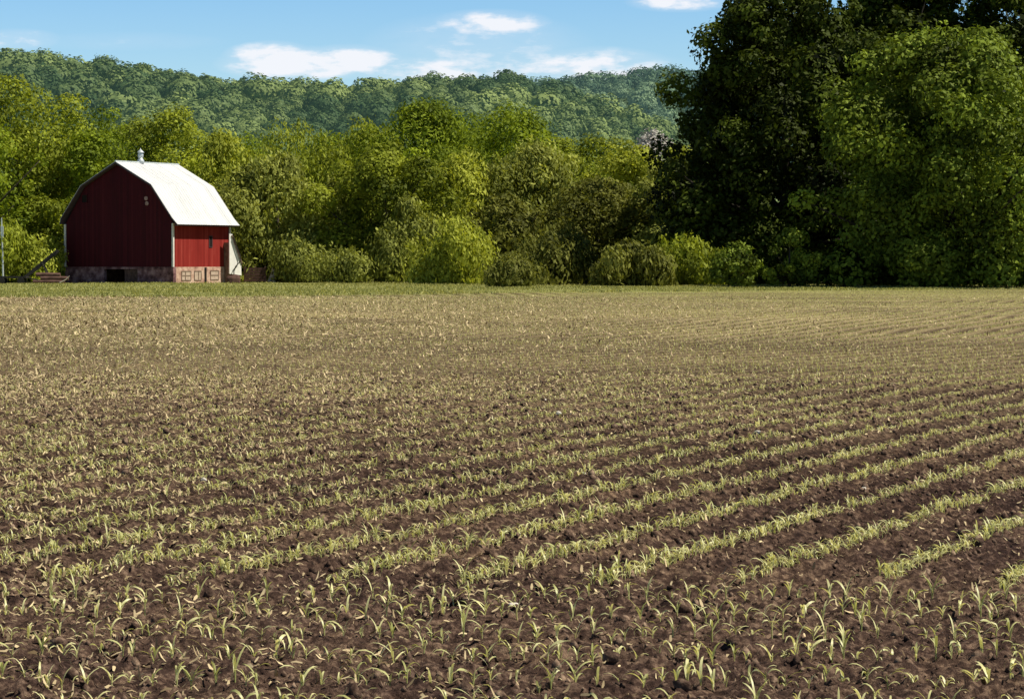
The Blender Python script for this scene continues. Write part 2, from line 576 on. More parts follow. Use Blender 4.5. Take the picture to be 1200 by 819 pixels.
# positions: cross rows, then rows running away
pl = []
for k in range(12, 22):
    Y = k * 0.76 + 0.18
    if Y > HEAD - .25:
        break
    x = -0.30 * Y
    while x < 0.30 * Y:
        x += random.uniform(.05, .125)
        if random.random() < .05:
            continue
        pl.append((x, Y + random.gauss(0, .045), 1))
head = np.array(pl)
ap = []
for k in range(-80, 60):
    x0 = 0.48 + SPX * k
    Y = HEAD + random.uniform(-.1, .35)
    while Y < 186:
        X = x0 + float(rowx(Y))
        if abs(X) < 0.25 * Y + 1.5:
            ap.append((X + random.gauss(0, .016 + .0002 * Y), Y, 2))
        Y += random.uniform(.6, 1.4) * (.034 + .06 * min(max((Y - 28) / 60, 0), 1))
away = np.array(ap)
# the left half of the field came up thinner
thin = vn(away[:, 0], away[:, 1], 5, 51)
lf = np.clip((-away[:, 0] / away[:, 1]) / 0.12 + 0.2, 0, 1) * np.clip((away[:, 1] - 17) / 6, 0, 1)
keep = RG.uniform(0, 1, len(away)) > (0.30 * lf + 0.15 * (thin < .4))
away = away[keep]


def in_view(p):
    return (np.abs(p[:, 0]) < 0.2 * p[:, 1] + .02) & (p[:, 1] > 11.95)


cand = np.concatenate([head, away])
iv = in_view(cand)
order = np.argsort(np.where(iv, cand[:, 1], 1e9))
single = cand[order[:296]]
rest = np.concatenate([cand[order[296:]]])
rest = rest[(np.abs(rest[:, 0]) < .3 * rest[:, 1] + 1)]

tones = np.clip(RG.normal(.55, .2, 40), .1, 1)
protos = []
for i in range(16):
    rg = np.random.default_rng(100 + i)
    lv, st = plant_template(rg)
    tb = float(np.clip(rg.normal(.55, .15), .2, .95))
    lm = []
    for j, (v, f) in enumerate(lv):
        me = np_mesh('leaf', v, f, np.full(len(v), np.clip(tb + rg.normal(0, .16), 0, 1)), smooth=True)
        me.materials.append(M['corn'])
        lm.append(me)
    sm = np_mesh('stem', st[0], st[1], np.full(len(st[0]), tb * .8), smooth=True)
    sm.materials.append(M['corn'])
    protos.append((lm, sm, merge(lv + [st])))
for i, (x, y, kd) in enumerate(single):
    lm, sm, _ = protos[i * 7 % 16 if i % 3 else i % 16]
    z = float(zf(x, y))
    e = empty('corn_seedling', (x, y, z), random.uniform(0, 6.28))
    if kd == 1:
        tag(e, 'small corn seedling with pale arching leaves in the foreground cross rows', 'corn seedling', 'corn seedlings in the foreground cross rows')
    else:
        tag(e, 'small corn seedling at the near end of a row running away', 'corn seedling', 'corn seedlings at the near ends of the long rows')
    s_ = random.uniform(.62, 1.12)
    e.scale = (s_, s_, s_ * random.uniform(.85, 1.15))
    e.empty_display_size = .05
    link('stem', sm, None, e)
    for me in lm:
        link('leaf', me, None, e)

mid = rest[rest[:, 1] < 45]
far = rest[rest[:, 1] >= 45]
P = np.column_stack([mid[:, 0], mid[:, 1], zf(mid[:, 0], mid[:, 1])])
msc = (.90 - .32 * np.clip((mid[:, 1] - 16) / 18, 0, 1)) * (.85 + .4 * vn(mid[:, 0], mid[:, 1], 1.1, 77))
o = scatter_mesh('corn_rows', [p[2] for p in protos], P, RG.uniform(0, 6.28, len(P)), RG.uniform(.6, 1.05, len(P)) * msc, np.clip(RG.normal(.6, .2, len(P)), 0, 1), M['corn'])
tag(o, 'countless young corn seedlings in long green rows crossing the brown field', 'corn crop', kind='stuff')
lod = []
for i in range(10):
    rg = np.random.default_rng(300 + i)
    lod.append(merge(plant_template(rg, 2)[0]))
P = np.column_stack([far[:, 0], far[:, 1], zf(far[:, 0], far[:, 1])])
o = scatter_mesh('far_corn_rows', lod, P, RG.uniform(0, 6.28, len(P)), RG.uniform(.35, .7, len(P)), np.clip(RG.normal(.4, .25, len(P)), 0, 1), M['corn'])
tag(o, 'faint rows of young corn at the far side of the field', 'corn crop', kind='stuff')


# crop residue: bent dry strips lying on the soil
def residue(name, n, y0, y1, Lr, label, pw=1.0, zl=0.012):
    y = y0 + (y1 - y0) * RG.uniform(0, 1, n) ** pw
    x = RG.uniform(-1, 1, n) * (0.24 * y + 1)
    a = x / y                                       # more of it on the left side of the field
    dens = np.clip(0.50 - 2.2 * a, .22, 1) * np.clip((y - 10) / 9, .4, 1)
    dens *= np.clip(0.35 + 1.3 * vn(x, y, 1.6, 61), 0, 1)
    ph = (x - 0.48 - rowx(y)) / SPX
    ph = np.abs(ph - np.round(ph))
    fz = np.clip((y - 15.6) / 5, 0, .66)
    dens *= np.where(ph < .2, 1, 1 - fz * np.clip((ph - .2) / .1, 0, 1))
    k = RG.uniform(0, 1, n) < dens
    x, y = x[k], y[k]
    n = len(x)
    L = RG.uniform(*Lr, n) * np.clip(y / 30, 1, 2.6) * np.clip(1 - .8 * (x / y), .8, 1.15)
    W = L * RG.uniform(.10, .38, n)
    az = RG.uniform(0, 6.28, n)
    lift = np.abs(RG.normal(0, .45, n))
    d = np.stack([np.cos(az), np.sin(az), lift], 1)
    d /= np.linalg.norm(d, axis=1, keepdims=True)
    s = np.stack([-np.sin(az), np.cos(az), RG.normal(0, .5, n)], 1)
    s /= np.linalg.norm(s, axis=1, keepdims=True)
    c = np.stack([x, y, zf(x, y) + zl], 1)
    bend = RG.normal(0, .35, n)[:, None] * np.array([0, 0, 1]) * L[:, None] - .1 * L[:, None] * np.array([0, 0, 1])
    p0 = c - d * L[:, None] * .0
    p1 = c + d * L[:, None] * .55
    p2 = c + d * L[:, None] + bend
    sw = s * W[:, None] * .5
    V = np.stack([p0 - sw * .6, p0 + sw * .6, p1 - sw, p1 + sw, p2 - sw * .5, p2 + sw * .5], 1).reshape(-1, 3)
    b = (np.arange(n) * 6)[:, None, None]
    Fq = (b + np.array([[0, 1, 3, 2], [2, 3, 5, 4]])[None]).reshape(-1, 4)
    tone = np.repeat(np.clip(RG.normal(.42, .25, n), 0, 1), 6)
    o = link(name, np_mesh(name, V, Fq, tone), M['trash'])
    tag(o, label, 'crop residue', kind='stuff')


residue('crop_residue', 190000, 9.6, 46, (.018, .065), 'pale dry scraps of last crop littering the brown soil of the near field', 0.75)
residue('far_crop_residue', 200000, 44, 150, (.018, .062), 'pale dry scraps scattered across the far part of the field', 0.8, .02)


# clods of soil
def ico(seed, sub=2, amp=.28, flat=.7):
    import bmesh
    bm = bmesh.new()
    bmesh.ops.create_icosphere(bm, subdivisions=sub, radius=1)
    r = random.Random(seed)
    ph = [r.uniform(0, 6) for _ in range(9)]
    for v in bm.verts:
        c = v.co
        k = 1 + amp * (math.sin(c.x * 3.1 + ph[0]) * math.sin(c.y * 2.7 + ph[1]) + math.sin(c.z * 4 + ph[2]) * .6 + math.sin(c.x * 6 + c.y * 5 + ph[3]) * .35)
        v.co = Vector((c.x * k, c.y * k * (0.75 + .25 * math.sin(ph[4])), c.z * k * flat))
    V = np.array([v.co[:] for v in bm.verts])
    Fq = np.array([[v.index for v in f.verts] for f in bm.faces])
    bm.free()
    return V, Fq


def clods():
    tm = [ico(i, 1, .3, .75) for i in range(8)]
    n = 70000
    y = 9.7 + 34 * RG.uniform(0, 1, n) ** 1.0
    x = RG.uniform(-1, 1, n) * (.24 * y + 1)
    k = vn(x, y, .7, 71) > RG.uniform(.1, .85, n)
    x, y = x[k], y[k]
    s = np.exp(RG.normal(math.log(.010), .6, len(x))) * np.clip(y / 16, 1, 1.9)
    s = np.clip(s, .004, .05)
    z = zf(x, y) + s * .15
    which = RG.integers(0, 8, len(x))
    VV, FF, b = [], [], 0
    rz = RG.uniform(0, 6.28, len(x))
    for i, (tv, tf) in enumerate(tm):
        q = np.where(which == i)[0]
        c_, s_ = np.cos(rz[q])[:, None], np.sin(rz[q])[:, None]
        S = s[q][:, None]
        X = (tv[None, :, 0] * c_ - tv[None, :, 1] * s_) * S + x[q][:, None]
        Yy = (tv[None, :, 0] * s_ + tv[None, :, 1] * c_) * S + y[q][:, None]
        Z = tv[None, :, 2] * S + z[q][:, None]
        VV.append(np.stack([X, Yy, Z], -1).reshape(-1, 3))
        FF.append((tf[None] + (np.arange(len(q)) * len(tv))[:, None, None]).reshape(-1, 3) + b)
        b += len(q) * len(tv)
    o = link('soil_clods', np_mesh('soil_clods', np.concatenate(VV), np.concatenate(FF)), M['clod'])
    tag(o, 'crumbly clods of brown soil lying between the corn rows', 'soil clods', kind='stuff')


clods()

# pale stones
STONES = [(655, 490, 3.2, 'small white stone lying in mid field, right of the centre'),
          (638, 468, 2.8, 'little white stone just behind the brightest one in mid field'),
          (684, 558, 4.0, 'white stone between rows below the mid-field pair of stones'),
          (238, 566, 3.6, 'white stone on the littered soil at lower left'),
          (694, 561, 3.0, 'pale flat stone right beside the white stone between rows'),
          (229, 364, 1.6, 'tiny pale stone far off in front of the red barn'),
          (8, 598, 5.0, 'pale flat stone near the left edge of the photo'),
          (602, 712, 5.5, 'pinkish stone among the foreground corn seedlings'),
          (1013, 572, 3.8, 'pale stone between two corn rows on the right'),
          (888, 511, 3.2, 'pale stone beside a dark hollow in the right rows')]
for i, (px, py, r, lab) in enumerate(STONES):
    Y = F * HC / (py - PY)
    r_ = r / (F / Y)
    V, Fq = ico(50 + i, 3, .16, .6)
    o = link('field_stone', np_mesh('field_stone', V * r_ * 1.1, Fq, smooth=True), M['rock'], loc=(gx(px, Y), Y, float(zf(gx(px, Y), Y)) + r_ * .35))
    o.rotation_euler.z = i
    tag(o, lab, 'stone')


# ------------------------------------------------------------------ trees
def tree(name, px, ptop, Y, wpx, leaf, label, cat='tree', base=0.12, n=9000, ls=.42, seed=0, nclump=60, lean=0.0, brush=0.0,
         group=None, zbase=0.0, lobe=1.0, crad=.17, trunk=True, squash=1.0, depth=1.0, skirt=0.75, topw=0.62):
    """crown of leaf clumps over a tapered trunk with limbs; sizes from photo pixels at depth Y"""
    rg = np.random.default_rng(1000 + seed)
    H = HC + (PY - ptop) / F * Y - 0.05 - zbase
    Wd = wpx / F * Y
    x0 = gx(px, Y)
    t_ = empty(name, (x0, Y, 0.1 + zbase), 0, label, cat, group)
    cb = H * base
    # clump centres: through an envelope that is wide in its middle
    cs, rs = [], []
    tries = 0
    while len(cs) < nclump and tries < 20000:
        tries += 1
        u = rg.uniform(0, 1)
        ang = rg.uniform(0, 2 * math.pi)
        prof = math.sqrt(max(0, 1 - (max(u - .42, 0) / .60) ** 2)) if u > .42 else skirt + (1 - skirt) * math.sin(u / .42 * math.pi / 2)
        lob = 1 + .12 * lobe * math.sin(ang * 3 + seed) + .09 * lobe * math.sin(ang * 5 + seed * 2.3 + u * 6)
        rr = rg.uniform(0.0, 1) ** .38
        r_c = Wd * crad * rg.uniform(.5, 1.45) * (1.0 - .25 * u)
        rad = max(Wd * .55 * prof * lob - r_c * .8, .1) * rr
        z = cb + (H - cb - r_c * .8) * u
        if z - r_c * .6 < 0:
            z = r_c * .6
        cs.append((math.cos(ang) * rad + lean * u * Wd, math.sin(ang) * rad * depth, z))
        rs.append(r_c)
    cs, rs = np.array(cs), np.array(rs)
    w = rs ** 2
    idx = rg.choice(len(cs), n, p=w / w.sum())
    d = rg.normal(size=(n, 3))
    d[:, 2] = d[:, 2] * .9 + .18
    d /= np.linalg.norm(d, axis=1, keepdims=True)
    rr = (rg.uniform(.25, 1, n) ** .45)
    rr *= 1 + .35 * np.sin(d[:, 0] * 5 + idx) * np.sin(d[:, 1] * 4 + idx * 2) * np.sin(d[:, 2] * 4 + idx)
    P = cs[idx] + d * rs[idx][:, None] * rr[:, None] * np.array([1, 1, .82 * squash])
    P[:, 2] = np.maximum(P[:, 2], .1 + rg.uniform(0, .4, n))
    nrm = d * .9 + rg.normal(0, .36, (n, 3)) + np.array([0, 0, .3])
    nrm /= np.linalg.norm(nrm, axis=1, keepdims=True)
    ax = rg.normal(size=(n, 3)) + d * .4 + np.array([0, 0, brush])
    ax -= nrm * (ax * nrm).sum(1, keepdims=True) * .7
    L = ls * rg.uniform(.6, 1.5, n)
    if brush > 0:
        L = L * 1.35
    V = diamonds(P, ax, nrm, L, L * (rg.uniform(.25, .5, n) if brush > 0 else rg.uniform(.4, .8, n)))
    ct = rg.normal(.45, .17, len(cs))
    tone = np.repeat(np.clip(ct[idx] + rg.normal(0, .10, n), 0, 1), 4)
    link('crown', np_mesh('crown', V, quads(n), tone), leaf, t_)
    if trunk:
        mb = MB()
        tr = max(.12, Wd * .028)
        top = Vector((lean * Wd * .4, 0, H * .62))
        pts = [Vector((0, 0, -.4)), Vector((.05 * tr, 0, H * .12)), Vector((lean * Wd * .12, .1 * tr, H * .35)), top]
        mb.tube(pts, [tr * 1.35, tr, tr * .75, tr * .3], 9)
        far_c = sorted(range(len(cs)), key=lambda i: -np.hypot(cs[i][0], cs[i][1]))[:14]
        for i in far_c:
            c = Vector(cs[i])
            z0 = min(max(c.z * .45, H * .08), H * .5)
            a = Vector((lean * Wd * .12 * z0 / (H * .35), 0, z0))
            m1 = a.lerp(c, .5) + Vector((0, 0, -.04 * H))
            mb.tube([a, m1, c], [tr * .42, tr * .26, tr * .08], 6)
        mb.build('trunk', M['bark'], t_, True)
    return t_


TG = 'trees of the line behind the field'
T = [
    # name, px, top, Y, width, leaf, label, kwargs
    ('broadleaf_tree', 22, 84, 262, 165, 'olive', 'tall round olive-green tree at the far left edge, taller than the barn', dict(seed=1, n=19000, nclump=90)),
    ('broadleaf_tree', -45, 118, 250, 150, 'lush', 'tree cut by the left edge of the photo behind the metal pole', dict(seed=2, n=9000)),
    ('broadleaf_tree', 108, 150, 256, 105, 'lush', 'darker shorter tree behind the left slope of the barn roof', dict(seed=3, n=9000)),
    ('broadleaf_tree', 125, 118, 290, 110, 'lush', 'dark tree top rising between the left edge tree and the barn ridge', dict(seed=4, n=8000)),
    ('broadleaf_tree', 205, 122, 280, 130, 'olive', 'broad olive tree directly behind the barn roof ventilator', dict(seed=5, n=13000)),
    ('willow_tree', 262, 158, 272, 95, 'yellow', 'light green brushy tree behind the lower right slope of the barn roof', dict(seed=6, n=8500, brush=1.6)),
    ('willow_tree', 325, 182, 258, 130, 'willow', 'pale drooping willow standing just right of the barn', dict(seed=7, n=15000, brush=1.2, base=.05, skirt=.9)),
    ('willow_tree', 345, 142, 300, 150, 'olive', 'wide tree top behind the pale willow right of the barn', dict(seed=8, n=10000, brush=1.4)),
    ('willow_tree', 425, 142, 305, 110, 'olive', 'tree top between the willow right of the barn and the tall central trees', dict(seed=9, n=8000, brush=1.4)),
    ('leaning_tree', 452, 162, 256, 150, 'olive', 'broad tree with dark hollow and limbs reaching left in the middle of the line', dict(seed=10, n=15000, nclump=42, skirt=.6, base=.22, crad=.15)),
    ('broadleaf_tree', 500, 114, 300, 150, 'lush', 'left one of the two tallest round crowns in the centre', dict(seed=11, n=15000, nclump=80, brush=.6)),
    ('broadleaf_tree', 598, 117, 292, 150, 'lush', 'right one of the two tallest round crowns in the centre', dict(seed=12, n=15000, nclump=80)),
    ('willow_tree', 545, 182, 262, 110, 'yellow', 'bright yellow-green willow below the two tallest central crowns', dict(seed=13, n=14000, brush=.8, base=.02, skirt=.9)),
    ('rounded_bush', 478, 234, 247, 60, 'dusty', 'narrow rounded grey-green bush in front of the dark hollow', dict(seed=14, n=6500, nclump=30, base=.0, ls=.32, trunk=True, crad=.24, cat='bush')),
    ('willow_tree', 630, 172, 264, 130, 'willow', 'pale olive willow right of the yellow-green one', dict(seed=15, n=14000, brush=1.0, base=.04, skirt=.85)),
    ('broadleaf_tree', 692, 152, 300, 105, 'olive', 'dull green tree behind the gap right of the tallest crowns', dict(seed=16, n=7000)),
    ('broadleaf_tree', 735, 164, 286, 95, 'yellow', 'yellow-green round tree left of the grey crown', dict(seed=17, n=8000)),
    ('broadleaf_tree', 795, 170, 282, 80, 'yellow', 'yellow-green tree top against the big dark trees', dict(seed=18, n=6000)),
    ('bare_tree', 764, 150, 345, 74, 'grey', 'pale grey thinly leafed crown left of the big dark trees', dict(seed=19, n=4500, ls=.4)),
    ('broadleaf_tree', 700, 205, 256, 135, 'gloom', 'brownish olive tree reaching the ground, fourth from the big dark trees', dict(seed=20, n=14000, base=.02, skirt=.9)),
    ('broadleaf_tree', 778, 192, 252, 100, 'dusty', 'brownish olive tree touching the left flank of the big dark trees', dict(seed=21, n=11000, base=.02, skirt=.9)),
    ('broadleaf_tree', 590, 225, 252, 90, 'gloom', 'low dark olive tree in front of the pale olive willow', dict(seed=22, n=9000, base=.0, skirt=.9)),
    ('willow_tree', 400, 205, 262, 80, 'willow', 'slim pale willow between the barn willow and the leaning tree', dict(seed=23, n=7500, brush=1.0, base=.03, skirt=.85)),
    ('broadleaf_tree', 60, 205, 254, 90, 'olive', 'low olive tree behind the leaning conveyor, left of the barn', dict(seed=24, n=7500, base=.03, skirt=.9)),
    ('broadleaf_tree', 160, 136, 310, 110, 'olive', 'tree top peeping between the two crowns behind the barn ridge', dict(seed=25, n=6000)),
    ('broadleaf_tree', 290, 150, 322, 120, 'lush', 'rear tree top above the brushy tree at the lower right of the barn roof', dict(seed=26, n=7000)),
    ('broadleaf_tree', 392, 150, 330, 110, 'lush', 'rear tree top in the dip left of the tallest central crowns', dict(seed=27, n=7000)),
    ('broadleaf_tree', 655, 158, 322, 110, 'olive', 'rear olive tree top on the right shoulder of the tallest crowns', dict(seed=28, n=7000)),
    ('broadleaf_tree', 725, 186, 320, 130, 'lush', 'rear dull tree filling the dip under the grey crown', dict(seed=29, n=7000)),
    ('broadleaf_tree', 550, 130, 330, 120, 'lush', 'rear tree top in the notch between the two tallest round crowns', dict(seed=47, n=7000)),
    ('bush', 440, 290, 262, 90, 'lush', 'dark bush deep in the hollow under the leaning tree', dict(seed=48, n=4200, nclump=24, base=0, ls=.34, crad=.2, cat='bush')),
    ('bush', 385, 282, 268, 90, 'olive', 'dark olive bush behind the low dull bush right of the barn willow', dict(seed=49, n=4200, nclump=24, base=0, ls=.34, crad=.2, cat='bush')),
    ('bush', 505, 300, 252, 60, 'olive', 'low olive bush between the rounded grey-green bush and the sprawling bright one', dict(seed=50, n=3000, nclump=20, base=0, ls=.3, crad=.22, cat='bush')),
    # bushes
    ('bush', 808, 282, 212, 60, 'olive', 'sunlit yellow-green bush at the foot of the big dark trees', dict(seed=30, n=4500, nclump=22, base=0, ls=.3, crad=.22, cat='bush')),
    ('bush', 535, 262, 228, 80, 'yellow', 'bright bush sprawling below the yellow-green willow', dict(seed=31, n=5000, nclump=26, base=0, ls=.32, crad=.2, cat='bush')),
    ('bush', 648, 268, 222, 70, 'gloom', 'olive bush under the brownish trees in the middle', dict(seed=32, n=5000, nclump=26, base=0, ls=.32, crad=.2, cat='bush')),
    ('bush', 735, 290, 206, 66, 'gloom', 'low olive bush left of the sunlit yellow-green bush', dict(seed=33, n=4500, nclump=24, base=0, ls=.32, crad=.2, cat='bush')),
    ('bush', 300, 276, 262, 60, 'lush', 'dark bush behind the pen beside the barn', dict(seed=34, n=4000, nclump=22, base=0, ls=.3, crad=.22, cat='bush')),
    ('bush', 348, 284, 250, 52, 'dusty', 'dull olive bush at the foot of the barn willow', dict(seed=35, n=3800, nclump=22, base=0, ls=.3, crad=.22, cat='bush')),
    ('bush', 408, 298, 246, 56, 'dusty', 'low dull bush right of the barn willow', dict(seed=36, n=3200, nclump=20, base=0, ls=.28, crad=.22, cat='bush')),
    ('bush', 55, 280, 246, 44, 'yellow', 'small bright bush just left of the barn behind the conveyor', dict(seed=37, n=3000, nclump=18, base=0, ls=.26, crad=.22, cat='bush')),
    ('bush', 12, 262, 246, 60, 'olive', 'bush at the foot of the metal pole at the left edge', dict(seed=38, n=3600, nclump=20, base=0, ls=.3, crad=.22, cat='bush')),
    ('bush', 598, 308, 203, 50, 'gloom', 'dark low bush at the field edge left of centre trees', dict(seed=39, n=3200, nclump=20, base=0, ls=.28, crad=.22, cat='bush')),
]
for nm, px, top, Y, w, lf_, lab, kw in T:
    kw['n'] = int(kw.get('n', 9000) * 2.0)
    if 'cat' in kw:
        kw.update(lobe=2.4, skirt=1.0, base=-.08, nclump=kw['nclump'] + 8)
        kw.setdefault('brush', 1.6)
        kw.setdefault('squash', 1.7)
    else:
        kw.setdefault('ls', .36)
    if kw.get('brush', 0) > .7:
        kw['brush'] += .8
        kw.setdefault('squash', 1.55)
    tree(nm, px, top, Y, w * (1.22 if 'cat' not in kw else 1.45), LEAF[lf_], lab, group=TG if 'cat' not in kw else 'bushes at the foot of the tree line', **kw)

RT = 'big dark trees on the right'
tree('large_tree', 920, -25, 222, 296, LEAF['deep'], 'huge dark green tree whose lit left edge meets the sky', seed=41, n=100000, nclump=240, ls=.42, base=.03, skirt=.88, crad=.10, group=RT, lobe=.5)
tree('large_tree', 1010, -150, 236, 220, LEAF['deep'], 'huge dark tree rising behind, in the middle of the right group', seed=42, n=30000, nclump=110, ls=.5, base=.05, skirt=.8, crad=.12, group=RT)
tree('maple_tree', 1112, 28, 203, 300, LEAF['maple'], 'large tree with lighter sunlit leaves in front at the right', seed=43, n=90000, nclump=230, ls=.36, base=.0, skirt=.85, crad=.115, group=RT, lobe=1.9)
tree('large_tree', 1165, -150, 240, 300, LEAF['maple'], 'huge dark tree behind the lighter maple at the right edge', seed=44, n=60000, nclump=200, ls=.5, base=.05, crad=.12, group=RT)
tree('large_tree', 1065, -60, 232, 230, LEAF['deep'], 'huge dark tree closing the gap above the top of the lighter maple', seed=51, n=50000, nclump=170, ls=.5, base=.05, crad=.12, group=RT, lobe=.5)
tree('large_tree', 1200, -95, 228, 210, LEAF['deep'], 'huge dark tree at the top right corner just behind the lighter maple', seed=53, n=46000, nclump=160, ls=.48, base=.1, crad=.12, group=RT, lobe=.5)
tree('large_tree', 852, 62, 228, 118, LEAF['deep'], 'dark tree making the left bulge of the big dark group beside the hill', seed=54, n=34000, nclump=110, ls=.40, base=.0, skirt=.9, crad=.14, group=RT, lobe=.8)
tree('large_tree', 935, 20, 238, 230, LEAF['deep'], 'dark tree seen through the gaps of the huge one at the left of the group', seed=52, n=30000, nclump=110, ls=.5, base=.0, skirt=.9, crad=.12, group=RT, lobe=.5)
tree('maple_tree', 1232, 140, 200, 130, LEAF['maple'], 'smaller sunlit tree cut by the right edge of the photo', seed=45, n=16000, nclump=60, ls=.38, base=.0, skirt=.9, group=RT)
for i, (px, top, w, lf_, lab) in enumerate([
        (862, 282, 60, 'maple', 'dim bush in the shade, leftmost under the big dark trees'),
        (925, 262, 70, 'maple', 'dim tall bush with a few lit leaves under the big dark trees'),
        (990, 290, 80, 'deep', 'dark bush in deep shade below the maple\'s left side'),
        (1100, 278, 70, 'maple', 'bush with lit leaves at the foot of the maple'),
        (1168, 262, 80, 'maple', 'bush with lit leaves at the foot of the right edge trees'),
        (1045, 296, 70, 'deep', 'low dark bush at the foot of the maple, left of its lit bush')]):
    tree('bush', px, top, 198 + i % 3 * 3, w, LEAF[lf_], lab, 'bush', seed=60 + i, n=4200, nclump=24, base=0, ls=.26, crad=.2, group='shaded bushes under the big dark trees')


# ------------------------------------------------------------------ hills
def interp(px, tab):
    return np.interp(px, [a for a, _ in tab], [b for _, b in tab])


RN = [(-500, 78), (-200, 80), (0, 84), (80, 86), (150, 91), (260, 100), (400, 105), (520, 107), (600, 112), (660, 124), (720, 146), (780, 170), (850, 200), (1000, 260), (1400, 300)]
RF = [(-500, 120), (300, 118), (500, 110), (600, 106), (700, 106), (760, 104), (800, 106), (900, 110), (1100, 100), (1500, 90), (2000, 100)]


def hill_z(X, Y, tab, Yc, y0):
    px = X / Yc * F + PX
    top = HC + (PY - interp(px, tab)) / F * Yc
    u = np.clip((Y - y0) / (Yc - y0), 0, 1)
    s = u * u * (3 - 2 * u) * .5 + u * .5
    back = np.clip((Y - Yc) / 500, 0, 1)
    return top * s * (1 - .35 * back) + (vn(X, Y, 120, 81) - .5) * 14 * u + (vn(X, Y, 45, 82) - .5) * 6 * u


def make_hill(name, tab, Yc, y0, xr):
    xs = np.linspace(xr[0], xr[1], 160)
    yy = np.linspace(y0, Yc + 500, 80)
    A, B = np.meshgrid(xs, yy)
    Z = hill_z(A, B, tab, Yc, y0) - .3
    ii = np.arange(A.size).reshape(A.shape)
    Fq = np.stack([ii[:-1, :-1], ii[:-1, 1:], ii[1:, 1:], ii[1:, :-1]], -1).reshape(-1, 4)
    tag(link(name, np_mesh(name, np.stack([A, B, Z], -1).reshape(-1, 3), Fq, smooth=True), M['hill']), kind='structure')


make_hill('hill', RN, 1500, 950, (-900, 900))
make_hill('far_hill', RF, 2100, 1500, (-1300, 1400))


def crown_template(seed, n, ls):
    """lumpy dome of overlapping outward-facing leaf sprays"""
    rg = np.random.default_rng(seed)
    d = rg.normal(size=(n, 3))
    d[:, 2] = np.abs(d[:, 2]) * 1.0 - .25
    d /= np.linalg.norm(d, axis=1, keepdims=True)
    ph = rg.uniform(0, 6.28, 4)
    lump = 1 + .16 * np.sin(d[:, 0] * 5 + ph[0]) * np.sin(d[:, 1] * 5 + ph[1]) + .1 * np.sin(d[:, 2] * 7 + ph[2])
    P = d * lump[:, None] * np.array([1, 1, .95]) * rg.uniform(.9, 1.04, (n, 1)) + np.array([0, 0, .35])
    nn = d + rg.normal(0, .20, (n, 3))
    nn /= np.linalg.norm(nn, axis=1, keepdims=True)
    V = diamonds(P, np.cross(nn, rg.normal(size=(n, 3))), nn, ls * rg.uniform(.7, 1.4, n), ls * rg.uniform(.6, 1.1, n))
    return V, quads(n)


def forest(name, tab, Yc, y0, xr, sp, m, label, ymin, tmul=1.0, n=120, rlo=4.5, rhi=7.5):
    tm = [crown_template(500 + i, n, .21) for i in range(10)]
    xs = np.arange(xr[0], xr[1], sp)
    yy = np.arange(ymin, Yc + 70, sp * 1.15)
    A, B = np.meshgrid(xs, yy)
    A = (A + RG.uniform(-.5, .5, A.shape) * sp).ravel()
    B = (B + RG.uniform(-.5, .5, B.shape) * sp).ravel()
    z = hill_z(A, B, tab, Yc, y0)
    s = RG.uniform(rlo, rhi, len(A)) * (0.75 + .5 * vn(A, B, 60, 91))
    tone = np.clip((.45 + (vn(A, B, 80, 92) - .5) * 1.3 + RG.normal(0, .24, len(A))) * tmul, 0, 1)
    P = np.column_stack([A, B, z - .5])
    o = scatter_mesh(name, tm, P, RG.uniform(0, 6.28, len(P)), s, tone, m)
    a = o.data.attributes['tone']
    v = np.empty(len(o.data.vertices), dtype=np.float32)
    a.data.foreach_get('value', v)
    v = np.clip(v + np.repeat(RG.normal(0, .10, len(v) // 4), 4), 0, 1).astype(np.float32)
    a.data.foreach_set('value', v)
    tag(o, label, 'forest', kind='stuff')


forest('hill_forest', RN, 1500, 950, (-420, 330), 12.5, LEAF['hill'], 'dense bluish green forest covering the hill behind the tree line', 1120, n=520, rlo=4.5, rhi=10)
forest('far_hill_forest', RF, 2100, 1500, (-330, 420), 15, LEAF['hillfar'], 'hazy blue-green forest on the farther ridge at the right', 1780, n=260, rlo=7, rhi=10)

for px, top, w, lab, sd in [(592, 79, 26, 'lone taller tree standing out on the skyline of the hill', 70),
                            (127, 58, 46, 'rounded tree top, highest of those on the left skyline', 71),
                            (742, 85, 36, 'rounded skyline tree on the far ridge next to the big dark trees', 73),
                            (48, 58, 40, 'skyline tree on the hill above the far left tree', 74),
                            (172, 66, 30, 'small rounded skyline tree right of the highest left one', 75)]:
    Y = 2090 if px > 620 else 1498
    tab, y0 = (RF, 1500) if px > 620 else (RN, 950)
    X = gx(px, Y)
    zb = float(hill_z(X, Y, tab, 2100 if px > 620 else 1500, y0)) + 1
    top = min(top + 6, PY - (zb + 11 - HC) / Y * F)
    tree('hilltop_tree', px, top, Y, w, LEAF['hillfar' if px > 620 else 'hill'], lab, seed=sd, n=2600, nclump=16, ls=1.1, crad=.22, base=.1, zbase=zb)

